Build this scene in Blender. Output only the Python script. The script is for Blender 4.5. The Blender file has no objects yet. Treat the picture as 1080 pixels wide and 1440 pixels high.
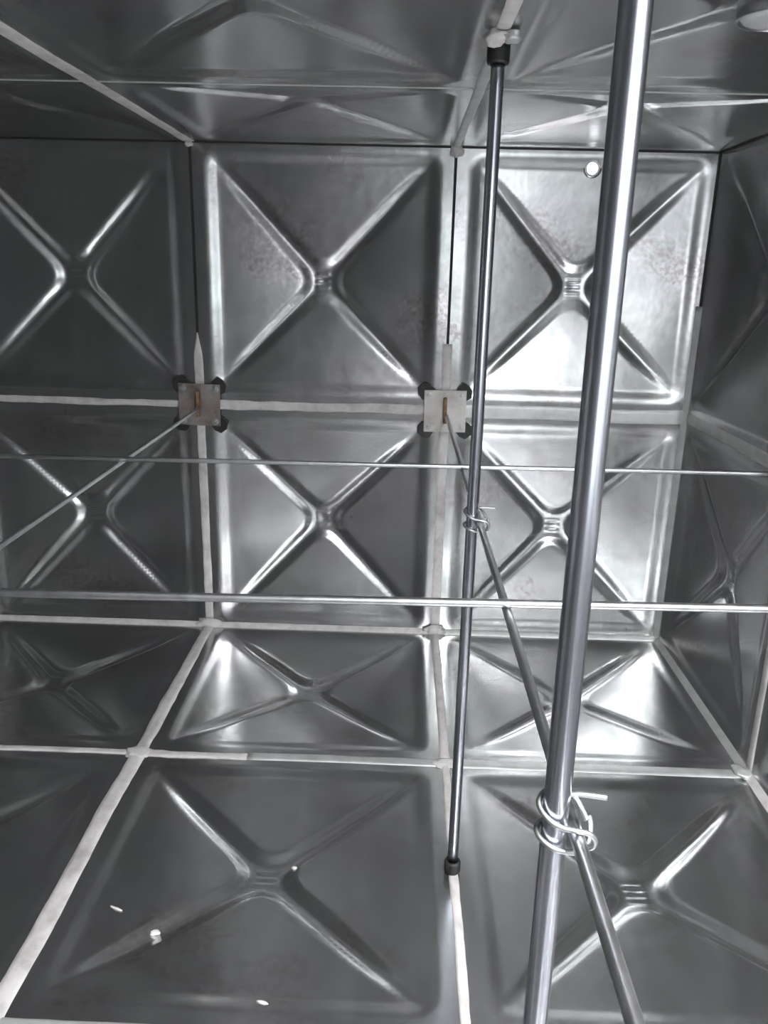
import bpy, bmesh, math, random
import numpy as np
from mathutils import Matrix, Vector, Euler, noise

random.seed(4)
S = bpy.context.scene
C = S.collection

# ------------------------------------------------------------------ camera
cam = bpy.data.cameras.new('camera')
cam.sensor_fit = 'VERTICAL'
cam.sensor_height = 36.0
cam.lens = 36.0 * 1130.4 / 1440.0
cam.clip_start = 0.01
cob = bpy.data.objects.new('camera', cam)
C.objects.link(cob)
cob.location = (0.8381, -3.3000, 1.5453)
cob.rotation_euler = (1.2796, -0.0230, 0.0270)
S.camera = cob

# ------------------------------------------------------------------ world: bright hazy sky outside the tank
W = bpy.data.worlds.new('sky')
S.world = W
W.use_nodes = True
W.node_tree.nodes['Background'].inputs[0].default_value = (0.93, 0.97, 1.0, 1)
W.node_tree.nodes['Background'].inputs[1].default_value = 3.0

# ------------------------------------------------------------------ daylight entering by the panel bay left open in the wall behind the camera
BAY = (1.012, 2.0, 1.0, 2.0)      # x0, x1, z0, z1 of the open bay
ld = bpy.data.lights.new('open_bay_daylight', 'AREA')
ld.shape = 'RECTANGLE'
ld.size = BAY[1] - BAY[0] - 0.02
ld.size_y = BAY[3] - BAY[2] - 0.02
ld.energy = 98
ld.color = (0.97, 0.975, 1.0)
lo = bpy.data.objects.new('open_bay_daylight', ld)
C.objects.link(lo)
lo.location = ((BAY[0] + BAY[1]) / 2, -4.03, (BAY[2] + BAY[3]) / 2)
lo.rotation_euler = (math.pi / 2, 0, math.pi)      # shines towards +y
# and by the open round manhole in the roof
MAN = (1.50, -3.36)
MAN_R = 0.30
l2 = bpy.data.lights.new('manhole_daylight', 'AREA')
l2.shape = 'DISK'
l2.size = MAN_R * 1.94
l2.energy = 155
l2.color = (0.98, 0.98, 1.0)
lo2 = bpy.data.objects.new('manhole_daylight', l2)
C.objects.link(lo2)
lo2.location = (MAN[0], MAN[1], 2.06)

S.view_settings.view_transform = 'Standard'
S.view_settings.look = 'None'
S.view_settings.exposure = 0.15
S.view_settings.gamma = 1.0
S.view_settings.use_curve_mapping = False
S.cycles.max_bounces = 8
S.cycles.glossy_bounces = 6
S.cycles.use_adaptive_sampling = True
S.cycles.adaptive_threshold = 0.03
S.cycles.diffuse_bounces = 4
S.cycles.sample_clamp_indirect = 8.0
S.cycles.use_denoising = True
S.cycles.caustics_reflective = True
S.cycles.blur_glossy = 0.2


# ------------------------------------------------------------------ materials
def new_mat(name):
    m = bpy.data.materials.new(name)
    m.use_nodes = True
    nt = m.node_tree
    return m, nt, nt.nodes['Principled BSDF']


def N(nt, t, **kw):
    n = nt.nodes.new(t)
    for k, v in kw.items():
        if k in n.inputs.keys() if hasattr(n.inputs, 'keys') else False:
            n.inputs[k].default_value = v
        else:
            setattr(n, k, v)
    return n


def ramp(nt, src, stops):
    r = nt.nodes.new('ShaderNodeValToRGB')
    el = r.color_ramp.elements
    while len(el) < len(stops):
        el.new(0.5)
    for e, (p, c) in zip(el, stops):
        e.position = p
        e.color = c if len(c) == 4 else (*c, 1)
    nt.links.new(src, r.inputs[0])
    return r


def coords(nt, offset=True):
    tc = nt.nodes.new('ShaderNodeTexCoord')
    if not offset:
        return tc.outputs['Object']
    oi = nt.nodes.new('ShaderNodeObjectInfo')
    mul = nt.nodes.new('ShaderNodeMath'); mul.operation = 'MULTIPLY'; mul.inputs[1].default_value = 37.0
    nt.links.new(oi.outputs['Random'], mul.inputs[0])
    add = nt.nodes.new('ShaderNodeVectorMath'); add.operation = 'ADD'
    nt.links.new(tc.outputs['Object'], add.inputs[0])
    nt.links.new(mul.outputs[0], add.inputs[1])
    return add.outputs[0]


def noise_tex(nt, vec, scale, detail=4, rough=0.55, dist=0.0):
    n = nt.nodes.new('ShaderNodeTexNoise')
    n.inputs['Scale'].default_value = scale
    n.inputs['Detail'].default_value = detail
    n.inputs['Roughness'].default_value = rough
    n.inputs['Distortion'].default_value = dist
    nt.links.new(vec, n.inputs['Vector'])
    return n


def maprange(nt, src, a, b, c, d):
    m = nt.nodes.new('ShaderNodeMapRange')
    for i, v in zip((1, 2, 3, 4), (a, b, c, d)):
        m.inputs[i].default_value = v
    nt.links.new(src, m.inputs[0])
    return m.outputs[0]


def mat_panel():
    """hot dip galvanised sheet: dull zinc with cloudy patches, run marks, speckled stains and a faint waviness"""
    m, nt, b = new_mat('galvanised_sheet')
    v = coords(nt)

    def mix(fac, a, c, mode='MIX'):
        x = nt.nodes.new('ShaderNodeMix'); x.data_type = 'RGBA'; x.blend_type = mode
        for sock, val in ((x.inputs[0], fac), (x.inputs[6], a), (x.inputs[7], c)):
            if isinstance(val, (int, float)): sock.default_value = val
            elif isinstance(val, tuple): sock.default_value = (*val, 1)
            else: nt.links.new(val, sock)
        return x.outputs[2]

    def mul(a, c):
        x = nt.nodes.new('ShaderNodeMath'); x.operation = 'MULTIPLY'
        nt.links.new(a, x.inputs[0])
        if isinstance(c, float): x.inputs[1].default_value = c
        else: nt.links.new(c, x.inputs[1])
        return x.outputs[0]

    cloud = noise_tex(nt, v, 3.4, 6, 0.62, 0.5)
    tint = noise_tex(nt, v, 2.3, 3, 0.5)
    # run marks: long streaks along the panel
    mp = nt.nodes.new('ShaderNodeMapping'); mp.inputs['Scale'].default_value = (15, 1.1, 1)
    nt.links.new(v, mp.inputs[0])
    streak = noise_tex(nt, mp.outputs[0], 1.0, 4, 0.6, 0.1)
    col = mix(maprange(nt, cloud.outputs['Fac'], 0.28, 0.72, 0, 1), (0.395, 0.422, 0.408), (0.565, 0.577, 0.572))
    col = mix(maprange(nt, tint.outputs['Fac'], 0.36, 0.66, 0, 1), col, mix(1.0, col, (1.0, 0.955, 1.0), 'MULTIPLY'))
    col = mix(maprange(nt, streak.outputs['Fac'], 0.52, 0.72, 0, 0.55), col, (0.60, 0.605, 0.615))
    # purplish-brown speckle in ragged patches
    patch = noise_tex(nt, v, 3.1, 4, 0.6)
    grain = noise_tex(nt, v, 62, 3, 0.6)
    col = mix(mul(maprange(nt, patch.outputs['Fac'], 0.52, 0.66, 0, 1), maprange(nt, grain.outputs['Fac'], 0.40, 0.62, 0, 0.65)), col, (0.33, 0.275, 0.28))
    # few black specks
    vo = nt.nodes.new('ShaderNodeTexVoronoi'); vo.inputs['Scale'].default_value = 7.0
    nt.links.new(v, vo.inputs['Vector'])
    bw = nt.nodes.new('ShaderNodeSeparateColor'); nt.links.new(vo.outputs['Color'], bw.inputs[0])
    sp = mul(maprange(nt, vo.outputs['Distance'], 0.045, 0.025, 0, 1), maprange(nt, bw.outputs[0], 0.78, 0.80, 0, 1))
    col = mix(mul(sp, 0.8), col, (0.06, 0.06, 0.06))
    nt.links.new(col, b.inputs['Base Color'])
    nt.links.new(maprange(nt, cloud.outputs['Fac'], 0.30, 0.70, 0.90, 0.97), b.inputs['Metallic'])
    rr = noise_tex(nt, v, 4.2, 5, 0.6, 0.4)
    nt.links.new(maprange(nt, rr.outputs['Fac'], 0.3, 0.72, 0.205, 0.268), b.inputs['Roughness'])
    wav = noise_tex(nt, v, 8.0, 3, 0.5)
    b1 = nt.nodes.new('ShaderNodeBump'); b1.inputs['Strength'].default_value = 0.08; b1.inputs['Distance'].default_value = 0.02
    nt.links.new(wav.outputs['Fac'], b1.inputs['Height'])
    nt.links.new(b1.outputs[0], b.inputs['Normal'])
    return m


def mat_metal(name, col, rough, var=0.08, scale=14, stretch=(1, 1, 1), bump=0.04, metallic=1.0):
    m, nt, b = new_mat(name)
    v = coords(nt)
    mp = nt.nodes.new('ShaderNodeMapping'); mp.inputs['Scale'].default_value = stretch
    nt.links.new(v, mp.inputs[0])
    n = noise_tex(nt, mp.outputs[0], scale, 5, 0.6)
    lo_ = tuple(max(0, c * (1 - var * 2)) for c in col); hi = tuple(min(1, c * (1 + var)) for c in col)
    r = ramp(nt, n.outputs['Fac'], [(0.3, lo_), (0.7, hi)])
    nt.links.new(r.outputs[0], b.inputs['Base Color'])
    b.inputs['Metallic'].default_value = metallic
    nt.links.new(maprange(nt, n.outputs['Fac'], 0.3, 0.7, rough * 0.94, rough * 1.06), b.inputs['Roughness'])
    bp = nt.nodes.new('ShaderNodeBump'); bp.inputs['Strength'].default_value = bump; bp.inputs['Distance'].default_value = 0.005
    nt.links.new(n.outputs['Fac'], bp.inputs['Height'])
    nt.links.new(bp.outputs[0], b.inputs['Normal'])
    return m


def mat_diffuse(name, stops, rough, scale=20, bump=0.2):
    m, nt, b = new_mat(name)
    v = coords(nt)
    n = noise_tex(nt, v, scale, 6, 0.65)
    r = ramp(nt, n.outputs['Fac'], stops)
    nt.links.new(r.outputs[0], b.inputs['Base Color'])
    b.inputs['Roughness'].default_value = rough
    n2 = noise_tex(nt, v, scale * 4, 4, 0.6)
    bp = nt.nodes.new('ShaderNodeBump'); bp.inputs['Strength'].default_value = bump; bp.inputs['Distance'].default_value = 0.004
    nt.links.new(n2.outputs['Fac'], bp.inputs['Height'])
    nt.links.new(bp.outputs[0], b.inputs['Normal'])
    return m


M_PANEL = mat_panel()
M_POLE = mat_metal('pole_galvanised_tube', (0.54, 0.56, 0.61), 0.245, 0.06, 18, (1, 1, 0.12))
M_ROD = mat_metal('rod_galvanised_bar', (0.56, 0.565, 0.57), 0.36, 0.10, 30)
M_WIRE = mat_metal('tie_wire_zinc', (0.46, 0.465, 0.47), 0.45, 0.06, 40)
M_PLATE = mat_diffuse('plate_weathered_zinc', [(0.30, (0.46, 0.43, 0.40)), (0.55, (0.66, 0.64, 0.61)), (0.75, (0.74, 0.73, 0.71))], 0.55, 9)
M_PLATE_RUST = mat_diffuse('plate_rusty_zinc', [(0.32, (0.12, 0.088, 0.072)), (0.5, (0.20, 0.172, 0.158)), (0.7, (0.27, 0.262, 0.252))], 0.6, 12)
M_RUST = mat_diffuse('rusty_steel', [(0.3, (0.13, 0.075, 0.04)), (0.55, (0.25, 0.16, 0.09)), (0.75, (0.36, 0.28, 0.2))], 0.7, 40)
M_RUBBER = mat_diffuse('black_rubber', [(0.3, (0.008, 0.008, 0.008)), (0.7, (0.022, 0.023, 0.024))], 0.6, 30, 0.1)
M_SEAL = mat_diffuse('white_sealant', [(0.28, (0.42, 0.40, 0.39)), (0.5, (0.61, 0.585, 0.575)), (0.72, (0.71, 0.69, 0.68))], 0.55, 14, 0.35)
M_TAPE = mat_metal('grey_sealing_tape', (0.62, 0.63, 0.62), 0.5, 0.08, 16, metallic=0.55)
M_CHIP = mat_diffuse('pale_flake', [(0.3, (0.62, 0.60, 0.56)), (0.7, (0.85, 0.84, 0.82))], 0.7, 30)


def mat_plug():
    m, nt, b = new_mat('white_translucent_plastic')
    v = coords(nt)
    n = noise_tex(nt, v, 12, 3)
    r = ramp(nt, n.outputs['Fac'], [(0.3, (0.72, 0.73, 0.76)), (0.7, (0.84, 0.84, 0.85))])
    nt.links.new(r.outputs[0], b.inputs['Base Color'])
    b.inputs['Roughness'].default_value = 0.45
    tr = nt.nodes.new('ShaderNodeBsdfTranslucent')
    nt.links.new(r.outputs[0], tr.inputs[0])
    ms = nt.nodes.new('ShaderNodeMixShader'); ms.inputs[0].default_value = 0.35
    nt.links.new(b.outputs[0], ms.inputs[1]); nt.links.new(tr.outputs[0], ms.inputs[2])
    nt.links.new(ms.outputs[0], nt.nodes['Material Output'].inputs[0])
    return m


M_PLUG = mat_plug()


# ------------------------------------------------------------------ helpers
def tag(o, label=None, cat=None, group=None, kind=None):
    if label: o['label'] = label
    if cat: o['category'] = cat
    if group: o['group'] = group
    if kind: o['kind'] = kind
    return o


def empty(name, mat4, **kw):
    o = bpy.data.objects.new(name, None)
    o.empty_display_size = 0.1
    o.matrix_world = mat4
    C.objects.link(o)
    return tag(o, **kw)


def link(name, me, mat=None, parent=None, mat4=None):
    if mat is not None and not me.materials:
        me.materials.append(mat)
    o = bpy.data.objects.new(name, me)
    C.objects.link(o)
    if parent is not None:
        o.parent = parent
    if mat4 is not None:
        o.matrix_basis = mat4
    return o


def smooth(me, on=True):
    me.polygons.foreach_set('use_smooth', [on] * len(me.polygons))
    return me


def mesh_of(bm, name, sm=False):
    bmesh.ops.recalc_face_normals(bm, faces=bm.faces)
    me = bpy.data.meshes.new(name)
    bm.to_mesh(me); bm.free()
    smooth(me, sm)
    return me


def tube_mesh(name, pts, rad, seg=12, caps=True, closed=False):
    """round tube swept along pts (parallel-transport frames); rad number or list"""
    pts = [Vector(p) for p in pts]
    n = len(pts)
    rads = rad if isinstance(rad, (list, tuple)) else [rad] * n
    bm = bmesh.new()
    rings = []
    up = None
    for i, p in enumerate(pts):
        if closed:
            t = (pts[(i + 1) % n] - pts[i - 1]).normalized()
        else:
            t = (pts[min(i + 1, n - 1)] - pts[max(i - 1, 0)]).normalized()
        if up is None:
            a = Vector((0, 0, 1)) if abs(t.z) < 0.9 else Vector((1, 0, 0))
            up = (a - t * a.dot(t)).normalized()
        else:
            up = (up - t * up.dot(t)).normalized()
        s = t.cross(up)
        rings.append([bm.verts.new(p + (up * math.cos(2 * math.pi * k / seg) + s * math.sin(2 * math.pi * k / seg)) * rads[i]) for k in range(seg)])
    m = n if closed else n - 1
    for i in range(m):
        A, B = rings[i], rings[(i + 1) % n]
        for k in range(seg):
            bm.faces.new((A[k], A[(k + 1) % seg], B[(k + 1) % seg], B[k]))
    if caps and not closed:
        bm.faces.new(rings[0]); bm.faces.new(rings[-1][::-1])
    me = mesh_of(bm, name, True)
    return me


def lathe_mesh(name, prof, seg=32, sm=True):
    """profile [(r,z)...] revolved about local z"""
    bm = bmesh.new()
    rings = []
    for r, z in prof:
        if r < 1e-6:
            rings.append([bm.verts.new((0, 0, z))])
        else:
            rings.append([bm.verts.new((r * math.cos(2 * math.pi * k / seg), r * math.sin(2 * math.pi * k / seg), z)) for k in range(seg)])
    for A, B in zip(rings, rings[1:]):
        for k in range(seg):
            j = (k + 1) % seg
            if len(A) == 1 and len(B) == 1: continue
            if len(A) == 1: bm.faces.new((A[0], B[k], B[j]))
            elif len(B) == 1: bm.faces.new((A[k], A[j], B[0]))
            else: bm.faces.new((A[k], A[j], B[j], B[k]))
    return mesh_of(bm, name, sm)


def box_mesh(name, sx, sy, sz, bev=0.0, seg=2, z0=None):
    bm = bmesh.new()
    bmesh.ops.create_cube(bm, size=1)
    for v in bm.verts:
        v.co = Vector((v.co.x * sx, v.co.y * sy, v.co.z * sz))
        if z0 is not None: v.co.z += sz / 2 + z0
    if bev:
        bmesh.ops.bevel(bm, geom=list(bm.edges), offset=bev, segments=seg, profile=0.5, affect='EDGES')
    return mesh_of(bm, name)


def catmull(P, n=8):
    P = [Vector(p) for p in P]
    out = []
    Q = [P[0] * 2 - P[1]] + P + [P[-1] * 2 - P[-2]]
    for i in range(1, len(Q) - 2):
        a, b, c, d = Q[i - 1], Q[i], Q[i + 1], Q[i + 2]
        for k in range(n):
            t = k / n
            out.append(0.5 * ((2 * b) + (c - a) * t + (2 * a - 5 * b + 4 * c - d) * t * t + (3 * b - a - 3 * c + d) * t ** 3))
    out.append(P[-1])
    return out


def frame(o, x, y, z):
    return Matrix(((x[0], y[0], z[0], o[0]), (x[1], y[1], z[1], o[1]), (x[2], y[2], z[2], o[2]), (0, 0, 0, 1)))


# ------------------------------------------------------------------ the pressed tank panel
def sstep(a, b, x):
    t = np.clip((x - a) / (b - a), 0, 1)
    return t * t * (3 - 2 * t)


def smin(a, b, k):
    h = np.clip(0.5 + 0.5 * (b - a) / k, 0, 1)
    return b * (1 - h) + a * h - k * h * (1 - h)


HALF = 0.4945
PAN = 0.452
WIDE, SLIM = 0.452, 0.484      # pan reach towards an inner joint / towards a corner of the tank


def grid_lines():
    h = list(np.linspace(0, 0.09, 17)[:-1]) + list(np.linspace(0.09, 0.40, 25)[:-1]) + list(np.linspace(0.40, HALF, 20))
    h = np.array(h)
    return np.concatenate([-h[:0:-1], h])


def panel_depth(u, v, seed, ext, dish=0.050):
    """depth of the sheet outwards from the flange plane; ext = pan reach to -u, +u, -v, +v"""
    u = np.where(u < 0, u * PAN / ext[0], u * PAN / ext[1])
    v = np.where(v < 0, v * PAN / ext[2], v * PAN / ext[3])
    r = 0.065
    qx, qy = np.abs(u) - (PAN - r), np.abs(v) - (PAN - r)
    sd = np.minimum(np.maximum(qx, qy), 0) + np.hypot(np.maximum(qx, 0), np.maximum(qy, 0)) - r
    t = -sd
    d = (0.0085 if dish > 0.04 else 0.005) * sstep(-0.004, 0.055, t)
    # pyramid-like dish, soft along its edges
    mm = (np.abs(u) ** 9 + np.abs(v) ** 9) ** (1 / 9)
    d += dish * np.clip(1 - mm / PAN, 0, 1) * sstep(0, 0.06, t)
    # the X of pressed grooves
    a, b = np.abs(u - v) / math.sqrt(2), np.abs(u + v) / math.sqrt(2)
    L = np.maximum(np.abs(u), np.abs(v))
    rr = smin(a, b, 0.085)
    w = 0.045 - 0.020 * np.clip(L / 0.44, 0, 1)
    g = 1 - sstep(0.15, 1.0, np.clip(rr / w, -1, 2))
    fade = 1 - sstep(0.24, 0.43, L)
    d += (0.0140 * fade) * g
    # small stamped ridges in the hub
    win = sstep(0.050, 0.034, np.abs(v)) * sstep(0.034, 0.020, np.abs(u + 0.002))
    d -= 0.0028 * win * (0.5 + 0.5 * np.cos(v * 2 * math.pi / 0.023))
    # dents: the sheet is never quite flat
    rs = np.random.RandomState(seed)
    dent = np.zeros_like(u)
    for _ in range(7):
        kx, ky = rs.uniform(-7, 7, 2)
        dent += rs.uniform(0.2, 1.0) * np.sin(kx * u + ky * v + rs.uniform(0, 6.28)) / (1.5 + math.hypot(kx, ky) * 0.5)
    d += 0.0042 * dent * sstep(0.0, 0.12, t)
    return d


def panel_mesh(seed, ext, dish=0.050, hole=None):
    """local x, y across the panel, local +z into the tank; edges fold outwards as a flange"""
    g = grid_lines()
    n = len(g)
    u, v = np.meshgrid(g, g, indexing='xy')
    d = panel_depth(u, v, seed, ext, dish)
    verts = [(float(a), float(b), float(-c)) for a, b, c in zip(u.ravel(), v.ravel(), d.ravel())]
    faces = []
    for j in range(n - 1):
        for i in range(n - 1):
            f = (j * n + i, j * n + i + 1, (j + 1) * n + i + 1, (j + 1) * n + i)
            if hole:
                cx, cy, rad = hole
                if all(math.hypot(verts[k][0] - cx, verts[k][1] - cy) < rad for k in f):
                    continue
            faces.append(f)
    ring = [i for i in range(n)] + [j * n + n - 1 for j in range(1, n)] + [(n - 1) * n + i for i in range(n - 2, -1, -1)] + [j * n for j in range(n - 2, 0, -1)]
    base = len(verts)
    for k in ring:
        x, y, z = verts[k]
        verts.append((x, y, -0.05))
    m = len(ring)
    for k in range(m):
        k2 = (k + 1) % m
        faces.append((ring[k2], ring[k], base + k, base + k2))
    me = bpy.data.meshes.new('pressed_panel')
    me.from_pydata(verts, [], faces)
    smooth(me)
    # keep the fold of the flange crisp
    me.update()
    ekeys = {}
    rs = set(ring)
    sharp = [(e.vertices[0] in rs and e.vertices[1] in rs) for e in me.edges]
    at = me.attributes.new('sharp_edge', 'BOOLEAN', 'EDGE')
    at.data.foreach_set('value', sharp)
    me.materials.append(M_PANEL)
    return me


PANELS = {}

XJ = [-3.0, -2.0, -1.0, 0.0, 1.012, 2.0]     # joints along x
YJ = [0.0, 1.0, 2.0, 3.0, 4.0]         # joints towards the camera
ZJ = [0.0, 1.0, 2.0]
H = 2.0

FR = {
    'wall_back': (frame((0, 0, 0), (1, 0, 0), (0, 0, 1), (0, -1, 0)), XJ, ZJ, 'back wall of pressed galvanised steel panels with X-shaped grooves'),
    'wall_right': (frame((2, 0, 0), (0, -1, 0), (0, 0, 1), (-1, 0, 0)), YJ, ZJ, 'dark right side wall of pressed galvanised panels'),
    'wall_left': (frame((-3, -4, 0), (0, 1, 0), (0, 0, 1), (1, 0, 0)), YJ, ZJ, 'left side wall of pressed galvanised panels out of frame'),
    'wall_front': (frame((2, -4, 0), (-1, 0, 0), (0, 0, 1), (0, 1, 0)), [2 - x for x in XJ[::-1]], ZJ, 'wall of pressed galvanised panels behind the camera'),
    'floor': (frame((0, 0, 0), (1, 0, 0), (0, 1, 0), (0, 0, 1)), XJ, [-y for y in YJ[::-1]], 'tank floor of pressed galvanised panels with white sealed joints'),
    'ceiling': (frame((0, 0, H), (1, 0, 0), (0, -1, 0), (0, 0, -1)), XJ, YJ, 'tank roof of pressed galvanised panels'),
}
ST = {}
CELLS = {}
HOLE = (1.531, 1.936, 0.0225)
pi = 0
for name, (fr, aj, bj, lab) in FR.items():
    root = empty(name, fr, label=lab, kind='structure')
    ST[name] = root
    for i in range(len(aj) - 1):
        for j in range(len(bj) - 1):
            ca, cb = (aj[i] + aj[i + 1]) / 2, (bj[j] + bj[j + 1]) / 2
            sa, sb = aj[i + 1] - aj[i], bj[j + 1] - bj[j]
            ext = (SLIM if i == 0 else WIDE, SLIM if i == len(aj) - 2 else WIDE, SLIM if j == 0 else WIDE, SLIM if j == len(bj) - 2 else WIDE)
            dish = 0.030 if name == 'floor' else 0.050
            key = (11 + (pi * 2 + i + j) % 3, ext, dish)
            if name == 'floor':
                CELLS[(i, j)] = (key, ca, cb, sa, sb)
            if key not in PANELS:
                PANELS[key] = panel_mesh(*key)
            me = PANELS[key]
            pi += 1
            if name == 'wall_back' and aj[i] > 0.9 and j == 1:
                me = panel_mesh(30, ext, 0.050, ((HOLE[0] - ca) / sa, HOLE[1] - cb, HOLE[2] + 0.0075))
            if name == 'ceiling' and aj[i] > 0.9 and bj[j] == 3.0:
                me = panel_mesh(31, ext, 0.050, ((MAN[0] - ca) / sa, -MAN[1] - cb, MAN_R + 0.012))
            if name == 'wall_front' and i == 0 and j == 1:
                continue                      # the open bay
            link('panel', me, None, root, Matrix.Translation((ca, cb, 0)) @ Matrix.Diagonal((sa, sb, 1, 1)))
    # black gasket behind every inner joint
    gm = {}
    def gasket(x0, y0, x1, y1):
        L = math.hypot(x1 - x0, y1 - y0)
        key = round(L, 3)
        if key not in gm:
            gm[key] = box_mesh('gasket', L, 0.016, 0.030)
            gm[key].materials.append(M_RUBBER)
        link('gasket', gm[key], None, root, Matrix.Translation(((x0 + x1) / 2, (y0 + y1) / 2, -0.024)) @ Matrix.Rotation(math.atan2(y1 - y0, x1 - x0), 4, 'Z'))
    for a in aj[1:-1]:
        gasket(a, bj[0], a, bj[-1])
    for b in bj[1:-1]:
        gasket(aj[0], b, aj[-1], b)


# corner posts: the folded steel angle outside each corner, seen as the dark gap
def edge_angle(parent, p0, p1, out):
    p0, p1, out = Vector(p0), Vector(p1), Vector(out)
    d = (p1 - p0)
    ax = d.normalized()
    me = box_mesh('corner_angle', d.length + 0.1, 0.07, 0.07)
    c = (p0 + p1) / 2 + out * 0.030
    y = Vector([1 if abs(out[i]) > 0.5 else 0 for i in range(3)])
    ys = [Vector((0, 0, 0)), Vector((0, 0, 0))]
    idx = [i for i in range(3) if abs(ax[i]) < 0.5]
    e1 = Vector([1.0 if i == idx[0] else 0.0 for i in range(3)])
    e2 = ax.cross(e1)
    w = frame(c, ax, e1, e2)
    link('corner_angle', me, M_RUBBER, parent, parent.matrix_world.inverted() @ w)


for y, oy, nm in ((0, 1, 'wall_back'), (-4, -1, 'wall_front')):
    edge_angle(ST[nm], (-3, y, 0), (2, y, 0), (0, oy, -1))
    edge_angle(ST[nm], (-3, y, 2), (2, y, 2), (0, oy, 1))
for x, ox, nm in ((2, 1, 'wall_right'), (-3, -1, 'wall_left')):
    edge_angle(ST[nm], (x, -4, 0), (x, 0, 0), (ox, 0, -1))
    edge_angle(ST[nm], (x, -4, 2), (x, 0, 2), (ox, 0, 1))
    for y, oy in ((0, 1), (-4, -1)):
        edge_angle(ST[nm], (x, y, 0), (x, y, 2), (ox, oy, 0))


# ------------------------------------------------------------------ sealant and tape over the joints
def strip_mesh(L, w, th, seed, rag=0.16, taper0=False, taper1=False, fold=False):
    """ragged ribbon along local x, width along y, proud along z; fold = lies across a 90 degree corner"""
    n = max(8, int(L / 0.025))
    bm = bmesh.new()
    rows = []
    for i in range(n + 1):
        s = i / n
        x = s * L
        k1 = 1 + rag * (noise.noise((x * 5.0, seed * 3.7, 0)) * 1.3 + noise.noise((x * 21.0, seed * 1.3, 5)) * 0.7)
        k2 = 1 + rag * (noise.noise((x * 5.0, seed * 2.1, 9)) * 1.3 + noise.noise((x * 21.0, seed * 5.3, 7)) * 0.7)
        off = 0.10 * w * noise.noise((x * 2.0, seed, 2))
        tp = 1.0
        if taper0: tp *= min(1, 0.15 + x / 0.10)
        if taper1: tp *= min(1, 0.15 + (L - x) / 0.10)
        row = []
        for q, hh in ((-1, 0.0), (-0.86, 0.75), (-0.4, 1.0), (0.4, 1.0), (0.86, 0.75), (1, 0.0)):
            y = q * w / 2 * (k1 if q < 0 else k2) * tp + off
            z = hh * th * (1 + 0.35 * noise.noise((x * 9, q * 2, seed)))
            row.append(bm.verts.new((x, y, z)))
        rows.append(row)
    for A, B in zip(rows, rows[1:]):
        for k in range(5):
            bm.faces.new((A[k], B[k], B[k + 1], A[k + 1]))
    bm.faces.new(rows[0]); bm.faces.new(rows[-1][::-1])
    return mesh_of(bm, 'seal_strip', True)


sid = [0]


def strip(wall, p0, p1, w=0.036, th=0.004, mat=M_SEAL, rag=0.16, h=-0.0005, name='seal_strip', **kw):
    sid[0] += 1
    p0, p1 = Vector((*p0, h)), Vector((*p1, h))
    d = p1 - p0
    me = strip_mesh(d.length, w, th, sid[0], rag, **kw)
    return link(name, me, mat, ST[wall], Matrix.Translation(p0) @ Matrix.Rotation(math.atan2(d.y, d.x), 4, 'Z'))


def corner_strip(wall, p0, p1, n, w=0.042, mat=M_SEAL, rag=0.14, th=0.004, back=0.010, **kw):
    """fillet of sealant along an inside corner; n = the 45 degree direction into the tank (world)"""
    sid[0] += 1
    p0, p1, n = Vector(p0), Vector(p1), Vector(n).normalized()
    d = p1 - p0
    ax = d.normalized()
    me = strip_mesh(d.length, w, th, sid[0], rag, **kw)
    y = n.cross(ax)
    wm = frame(p0 + n * back, ax, y, n)
    return link('seal_strip', me, mat, ST[wall], ST[wall].matrix_world.inverted() @ wm)


XM = 1.012
# back wall, upright joints: sealed to a bit above half height, bare flange gap above
strip('wall_back', (0.0, 0.03), (0.0, 1.29), 0.036, taper1=True)
strip('wall_back', (XM, 0.03), (XM, 1.27), 0.040, rag=0.10)
strip('wall_back', (-1.0, 0.03), (-1.0, 1.25), 0.036, taper1=True)
# back wall, middle joint
strip('wall_back', (-2.98, 1.0), (-0.02, 1.0), 0.028, rag=0.25)
strip('wall_back', (0.02, 1.0), (XM - 0.02, 1.0), 0.040, rag=0.2)
strip('wall_back', (XM + 0.02, 1.0), (1.985, 1.0), 0.058, mat=M_TAPE, rag=0.06, name='sealing_tape')
# foot of the back wall
corner_strip('wall_back', (-3, 0, 0), (0, 0, 0), (0, -1, 1), 0.040, rag=0.22)
corner_strip('wall_back', (0, 0, 0), (XM, 0, 0), (0, -1, 1), 0.046, rag=0.22)
corner_strip('wall_back', (XM, 0, 0), (2, 0, 0), (0, -1, 1), 0.036, mat=M_TAPE, rag=0.1)
# right-hand upright corner, sealed up to z 1.45
corner_strip('wall_back', (2, 0, 0.0), (2, 0, 1.44), (-1, -1, 0), 0.046, mat=M_TAPE, rag=0.06)
# head of the back wall: thin metal lips
# floor joints
strip('floor', (0.0, -4.0), (0.0, -1.0), 0.052, 0.006, rag=0.10)
strip('floor', (0.0, -1.0), (0.0, -0.01), 0.048, 0.006, rag=0.16)
strip('floor', (XM, -4.0), (XM, -1.0), 0.026, 0.005, rag=0.25)
strip('floor', (XM, -1.0), (XM, -0.01), 0.034, 0.005, rag=0.15)
strip('floor', (-1.0, -4.0), (-1.0, 0.0), 0.044, 0.006)
strip('floor', (-3.0, -1.0), (0.0, -1.0), 0.026, 0.005, rag=0.3)
strip('floor', (0.0, -1.0), (0.36, -1.0), 0.036, 0.006, rag=0.42)
strip('floor', (0.36, -1.0), (XM, -1.0), 0.040, 0.005, mat=M_TAPE, rag=0.06, name='sealing_tape')
strip('floor', (XM, -1.0), (1.98, -1.0), 0.048, 0.005, mat=M_TAPE, rag=0.08, name='sealing_tape')
strip('floor', (-3.0, -2.0), (2.0, -2.0), 0.026, 0.004, mat=M_TAPE, rag=0.1, name='sealing_tape')
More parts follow.
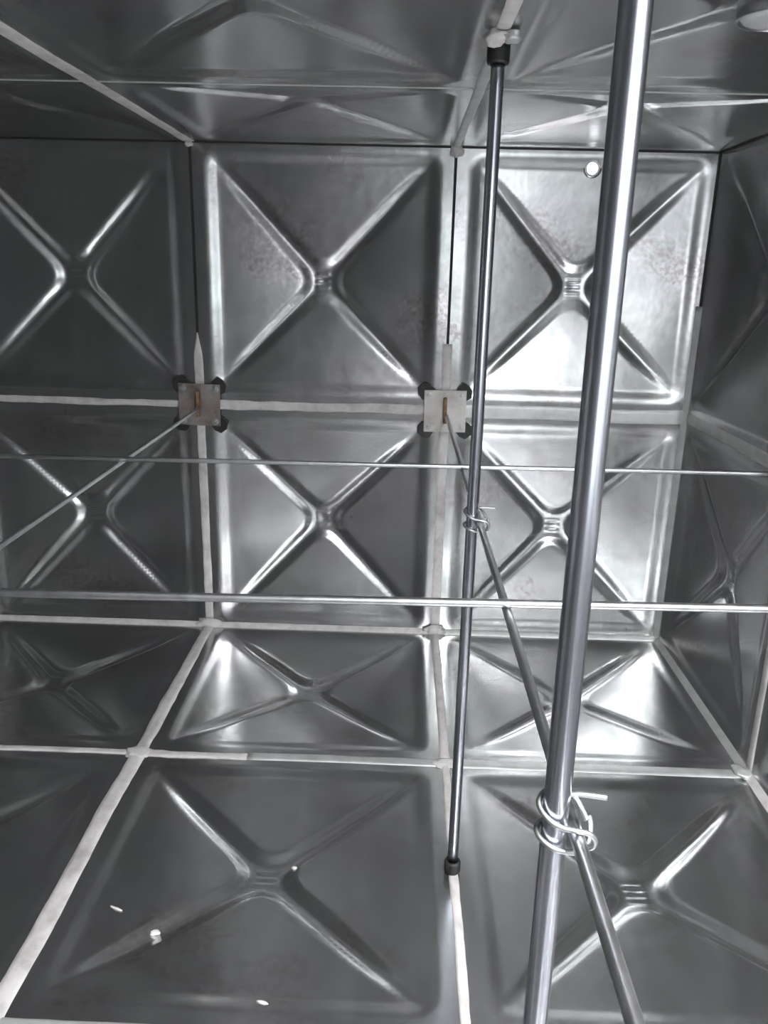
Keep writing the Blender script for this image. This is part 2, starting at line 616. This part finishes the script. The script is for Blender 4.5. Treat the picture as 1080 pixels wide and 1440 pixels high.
strip('floor', (-3.0, -3.0), (2.0, -3.0), 0.040, 0.005)
corner_strip('floor', (2, -4, 0), (2, -1, 0), (-1, 0, 1), 0.060, rag=0.2)
corner_strip('floor', (2, -1, 0), (2, 0, 0), (-1, 0, 1), 0.046, mat=M_TAPE, rag=0.1)
# right wall
strip('wall_right', (0.03, 1.0), (3.97, 1.0), 0.044, mat=M_TAPE, rag=0.06, name='sealing_tape')
strip('wall_right', (1.0, 0.02), (1.0, 1.3), 0.04, rag=0.12)
strip('wall_right', (2.0, 0.02), (2.0, 1.3), 0.04, rag=0.12)
# roof joints
strip('ceiling', (0.0, 0.01), (0.0, 4.0), 0.046, 0.003, rag=0.10)
strip('ceiling', (XM, 0.01), (XM, 1.44), 0.030, 0.003, mat=M_TAPE, rag=0.10, name='sealing_tape')
strip('ceiling', (-2.98, 1.0), (XM - 0.02, 1.0), 0.012, 0.002, mat=M_TAPE, rag=0.25, name='sealing_tape')
strip('ceiling', (XM + 0.02, 1.0), (1.98, 1.0), 0.014, 0.002, mat=M_TAPE, rag=0.25, name='sealing_tape')
strip('ceiling', (XM, 1.52), (XM, 4.0), 0.030, 0.003, rag=0.15)


def blob(parent, loc, r, seed, mat=M_SEAL, name='sealant_lump', squash=(1, 1, 0.45), rot=None):
    bm = bmesh.new()
    bmesh.ops.create_icosphere(bm, subdivisions=3, radius=1)
    for v in bm.verts:
        k = 1 + 0.45 * noise.noise(v.co * 1.6 + Vector((seed * 7, seed, 0))) + 0.2 * noise.noise(v.co * 4.5 + Vector((seed, 3, seed)))
        v.co = Vector((v.co.x * squash[0], v.co.y * squash[1], v.co.z * squash[2])) * r * k
    me = mesh_of(bm, name, True)
    mt = Matrix.Translation(loc)
    if rot is not None: mt = mt @ rot
    return link(name, me, mat, parent, mt)


# smears of sealant where joints meet (wall-local coordinates)
blob(ST['wall_back'], (0.0, 0.012, 0.010), 0.038, 1, squash=(1.5, 0.7, 0.35))
blob(ST['wall_back'], (XM, 0.012, 0.010), 0.036, 2, squash=(1.2, 0.7, 0.35))
blob(ST['wall_back'], (XM, 1.985, 0.008), 0.026, 3, squash=(0.9, 0.9, 0.4))
blob(ST['wall_back'], (0.0, 1.992, 0.004), 0.016, 4, squash=(1, 0.7, 0.4))
blob(ST['floor'], (0.0, -1.0, 0.002), 0.036, 5, squash=(1.2, 1, 0.20))
blob(ST['floor'], (XM, -1.0, 0.002), 0.030, 6, squash=(1.2, 1, 0.20))
blob(ST['floor'], (1.982, -1.0, 0.010), 0.036, 7, squash=(0.9, 1, 0.35), mat=M_TAPE)


# ------------------------------------------------------------------ overflow hole in the wall and the roof fittings
ring = lathe_mesh('hole_rim', [(0.0220, -0.030), (0.0220, 0.0015), (0.0235, 0.003), (0.0345, 0.0015), (0.0345, -0.006), (0.024, -0.008)], 36)
link('hole_rim', ring, M_PANEL, ST['wall_back'], Matrix.Translation((HOLE[0], HOLE[1], -0.0145)) @ Matrix.Rotation(0.06, 4, 'X'))


collar = lathe_mesh('manhole_collar', [(MAN_R - 0.004, 0.16), (MAN_R - 0.004, -0.03), (MAN_R + 0.004, -0.035), (MAN_R + 0.05, -0.02), (MAN_R + 0.05, -0.01),
                                       (MAN_R + 0.012, 0.02), (MAN_R + 0.012, 0.16), (MAN_R - 0.004, 0.16)], 64)
link('manhole_collar', collar, M_POLE, ST['ceiling'], ST['ceiling'].matrix_world.inverted() @ Matrix.Translation((MAN[0], MAN[1], 2.0 + 0.015)))

# white plug fitting hanging under the roof
vp = empty('roof_plug', Matrix.Translation((1.540, -1.545, 2.032)), label='round white plastic plug in a steel collar under the roof', cat='plug')
link('collar', lathe_mesh('plug_collar', [(0.078, 0.060), (0.084, 0.060), (0.085, -0.008), (0.082, -0.012), (0.079, -0.011), (0.078, -0.006), (0.078, 0.060)], 40), M_ROD, vp)
link('cap', lathe_mesh('plug_cap', [(0.0, -0.013), (0.055, -0.0125), (0.073, -0.010), (0.078, -0.004), (0.078, 0.004), (0.0, 0.004)], 40), M_PLUG, vp)


# ------------------------------------------------------------------ tie plates
def hexnut(r, h):
    bm = bmesh.new()
    bmesh.ops.create_cone(bm, cap_ends=True, segments=6, radius1=r, radius2=r * 0.94, depth=h)
    bmesh.ops.create_cone(bm, cap_ends=True, segments=12, radius1=r * 0.5, radius2=r * 0.45, depth=h * 0.7, matrix=Matrix.Translation((0, 0, h * 0.75)))
    me = mesh_of(bm, 'bolt')
    me.materials.append(M_WIRE)
    return me


BOLT = hexnut(0.0105, 0.012)
WASHER = lathe_mesh('washer', [(0.0, -0.0058), (0.015, -0.0058), (0.015, -0.0035), (0.0, -0.0035)], 20, False)
WASHER.materials.append(M_ROD)


def pad_mesh(seed):
    """thin black rubber washer-pad with a chipped outline"""
    rs = random.Random(seed)
    bm = bmesh.new()
    n = 8
    lo_, hi = [], []
    for k in range(n):
        a = 2 * math.pi * k / n + math.pi / 8
        r = 0.037 * (1 + rs.uniform(-0.14, 0.14))
        lo_.append(bm.verts.new((r * math.cos(a), r * math.sin(a), 0)))
        hi.append(bm.verts.new((r * 0.96 * math.cos(a), r * 0.96 * math.sin(a), 0.010)))
    bm.faces.new(lo_[::-1]); bm.faces.new(hi)
    for k in range(n):
        bm.faces.new((lo_[k], lo_[(k + 1) % n], hi[(k + 1) % n], hi[k]))
    me = mesh_of(bm, 'rubber_pad')
    me.materials.append(M_RUBBER)
    return me


PADS = [pad_mesh(s) for s in range(4)]


def tie_plate(wall, a, b, label, mat, rusty, tilt=0.0, group=None):
    w = ST[wall].matrix_world @ Matrix.Translation((a, b, 0.0)) @ Matrix.Rotation(tilt, 4, 'Z')
    t = empty('tie_plate', w, label=label, cat='plate', group=group)
    s = 0.172
    pm = box_mesh('plate', s, s, 0.006, 0.0015, 2)
    link('plate', pm, mat, t, Matrix.Translation((0, 0, 0.0175)))
    k = 0
    for sx in (-1, 1):
        for sy in (-1, 1):
            x, y = sx * 0.067, sy * 0.067
            link('rubber_pad', PADS[k], None, t, Matrix.Translation((sx * 0.078, sy * 0.078, 0.0042)) @ Matrix.Rotation(k * 0.7, 4, 'Z'))
            bo = link('bolt', BOLT, None, t, Matrix.Translation((x, y, 0.0265)) @ Matrix.Rotation(k, 4, 'Z'))
            link('washer', WASHER, None, bo)
            k += 1
    # upright fin the rod is welded to
    link('fin', box_mesh('fin', 0.013, 0.104, 0.030, 0.002), M_RUST if rusty else M_RUST, t, Matrix.Translation((0, 0.006, 0.0355)))
    return t


tie_plate('wall_back', 0.0, 1.0, 'brownish rust-stained square plate bolted over the left joint crossing of the back wall', M_PLATE_RUST, True, -0.02)
tie_plate('wall_back', XM, 1.0, 'pale grey square plate with a rusty fin on the middle joint crossing', M_PLATE, True, 0.01)
tie_plate('wall_right', 1.0, 1.0, 'square plate on the right wall holding the far cross rod', M_PLATE, True)
tie_plate('wall_right', 2.0, 1.0, 'square plate on the right wall holding the near cross rod', M_PLATE, True)


# ------------------------------------------------------------------ tie rods
def rod(label, p0, p1, r, sag=0.0, seed=0):
    p0, p1 = Vector(p0), Vector(p1)
    n = 60
    pts = []
    for i in range(n + 1):
        s = i / n
        p = p0.lerp(p1, s)
        p.z -= sag * 4 * s * (1 - s)
        p += Vector((0, 0, 0.0012 * noise.noise((s * 9, seed, 0))))
        pts.append(p - p0)
    o = link('tie_rod', tube_mesh('tie_rod', pts, r, 14), M_ROD)
    o.location = p0
    return tag(o, label, 'rod', 'tie rods at half height')


ROD_R = 0.0075
rod('thin rod running forward from the rust-stained plate to the left edge', (0.008, -0.045, 0.990), (0.050, -3.96, 0.990), 0.0065, 0, 1)
rod('rod running forward from the pale plate past both upright poles', (XM + 0.006, -0.045, 0.986), (1.040, -3.96, 0.988), 0.0078, 0, 2)
rod('far thin horizontal cross rod spanning the tank below the plates', (-2.96, -1.098, 1.003), (1.96, -0.985, 1.003), 0.0070, 0, 3)
rod('near horizontal cross rod, brighter and lower in the picture', (-2.96, -2.128, 1.003), (1.96, -1.990, 1.003), 0.0075, 0, 4)


# ------------------------------------------------------------------ upright support poles
def pole(x, y, label, lump):
    t = empty('support_pole', Matrix.Translation((x, y, 0)), label=label, cat='pole', group='upright support poles')
    z0, z1 = 0.012, 1.985
    seg = 32
    link('tube', tube_mesh('pole_tube', [(0, 0, z0 + (z1 - z0) * i / 24) for i in range(25)], 0.0138, seg), M_POLE, t)
    link('foot', lathe_mesh('pole_foot', [(0, 0.004), (0.019, 0.004), (0.022, 0.010), (0.022, 0.034), (0.019, 0.040), (0.0142, 0.040), (0.0142, 0.030)], 28), M_RUBBER, t)
    link('head_cap', lathe_mesh('pole_head', [(0.0142, 1.955), (0.0142, 1.946), (0.021, 1.946), (0.023, 1.951), (0.023, 1.985), (0.020, 1.990), (0, 1.990)], 28), M_RUBBER, t)
    if lump:
        blob(t, (-0.010, -0.028, 1.987), 0.022, 8, squash=(1, 1, 0.7), mat=M_SEAL)
        blob(t, (0.022, -0.032, 1.988), 0.020, 9, squash=(1, 1, 0.6), mat=M_TAPE)
    return t


P1 = (1.008, -1.500)
P2 = (1.012, -2.575)
pole(*P1, 'slim upright pole farther back with black rubber caps, standing on the floor joint', True)
pole(*P2, 'wide upright pole nearest the viewer, with a bright highlight', False)


# ------------------------------------------------------------------ tie wires binding rod to pole
def wire_tie(x, y, z, label):
    t = empty('wire_tie', Matrix.Translation((x, y, z)), label=label, cat='wire', group='tie wires on the poles')
    P = [(0.0300, -0.0125, 0.0165), (0.0260, -0.0060, 0.0240), (0.0200, 0.0060, 0.0300), (0.0080, 0.0180, 0.0320), (-0.0080, 0.0165, 0.0310), (-0.0175, 0.0045, 0.0275),
         (-0.0170, -0.0060, 0.0225), (-0.0080, -0.0165, 0.0165), (0.0050, -0.0205, 0.0120), (0.0200, -0.0225, 0.0105), (0.0330, -0.0215, 0.0060),
         (0.0385, -0.0200, -0.0040), (0.0345, -0.0180, -0.0130), (0.0250, -0.0060, -0.0160), (0.0170, 0.0090, -0.0140), (0.0060, 0.0175, -0.0100), (-0.0090, 0.0160, -0.0060),
         (-0.0180, 0.0030, -0.0060), (-0.0165, -0.0080, -0.0095), (-0.0060, -0.0175, -0.0140), (0.0090, -0.0195, -0.0175), (0.0230, -0.0170, -0.0190),
         (0.0350, -0.0080, -0.0130), (0.0390, 0.0040, -0.0020), (0.0375, 0.0100, 0.0060)]
    link('loop', tube_mesh('wire_loop', catmull(P, 7), 0.0030, 10), M_WIRE, t)
    Q = [(0.0150, 0.0080, 0.0320), (0.0250, 0.0075, 0.0335), (0.0380, 0.0060, 0.0335), (0.0530, 0.0040, 0.0330)]
    link('tail', tube_mesh('wire_tail', catmull(Q, 5), 0.0032, 10), M_WIRE, t)
    return t


wire_tie(P1[0], P1[1], 0.988, 'small twisted wire tie on the slim far pole')
wire_tie(P2[0], P2[1], 0.988, 'heavy wire tie looped around the near pole and the rod')


# ------------------------------------------------------------------ loose bits
def floor_z(x, y):
    for key, ca, cb, sa, sb in CELLS.values():
        if abs(x - ca) <= sa / 2 and abs(y - cb) <= sb / 2:
            return -float(panel_depth(np.array([(x - ca) / sa]), np.array([(y - cb) / sb]), *key)[0])
    return 0.0


def flake(x, y, r, seed, label, squash=(1.2, 0.9, 0.55), z=None, rz=0.0):
    zz = floor_z(x, y) + r * squash[2] * 0.7 if z is None else z
    o = blob(None, (x, y, zz), r, seed, M_CHIP, 'flake', squash, Matrix.Rotation(rz, 4, 'Z'))
    return tag(o, label, 'debris', None if z else 'crumbs on the floor panels')


flake(0.267, -1.717, 0.010, 21, 'biggest white crumb lying on the floor panel near the front left', (1.3, 0.8, 0.4))
flake(0.578, -1.465, 0.006, 23, 'tiny pale crumb beside the centre of the front left floor panel')
flake(0.154, -1.662, 0.011, 24, 'thin curled pale shaving on the floor left of the white crumb', (1.5, 0.28, 0.2), rz=-0.4)
flake(0.569, -1.921, 0.010, 25, 'pale shaving on the floor at the bottom edge of the picture', (1.4, 0.4, 0.2), rz=-0.3)
flake(0.095, -1.500, 0.012, 22, 'pale crumb of sealant stuck to the roof at the top left', z=2.026)
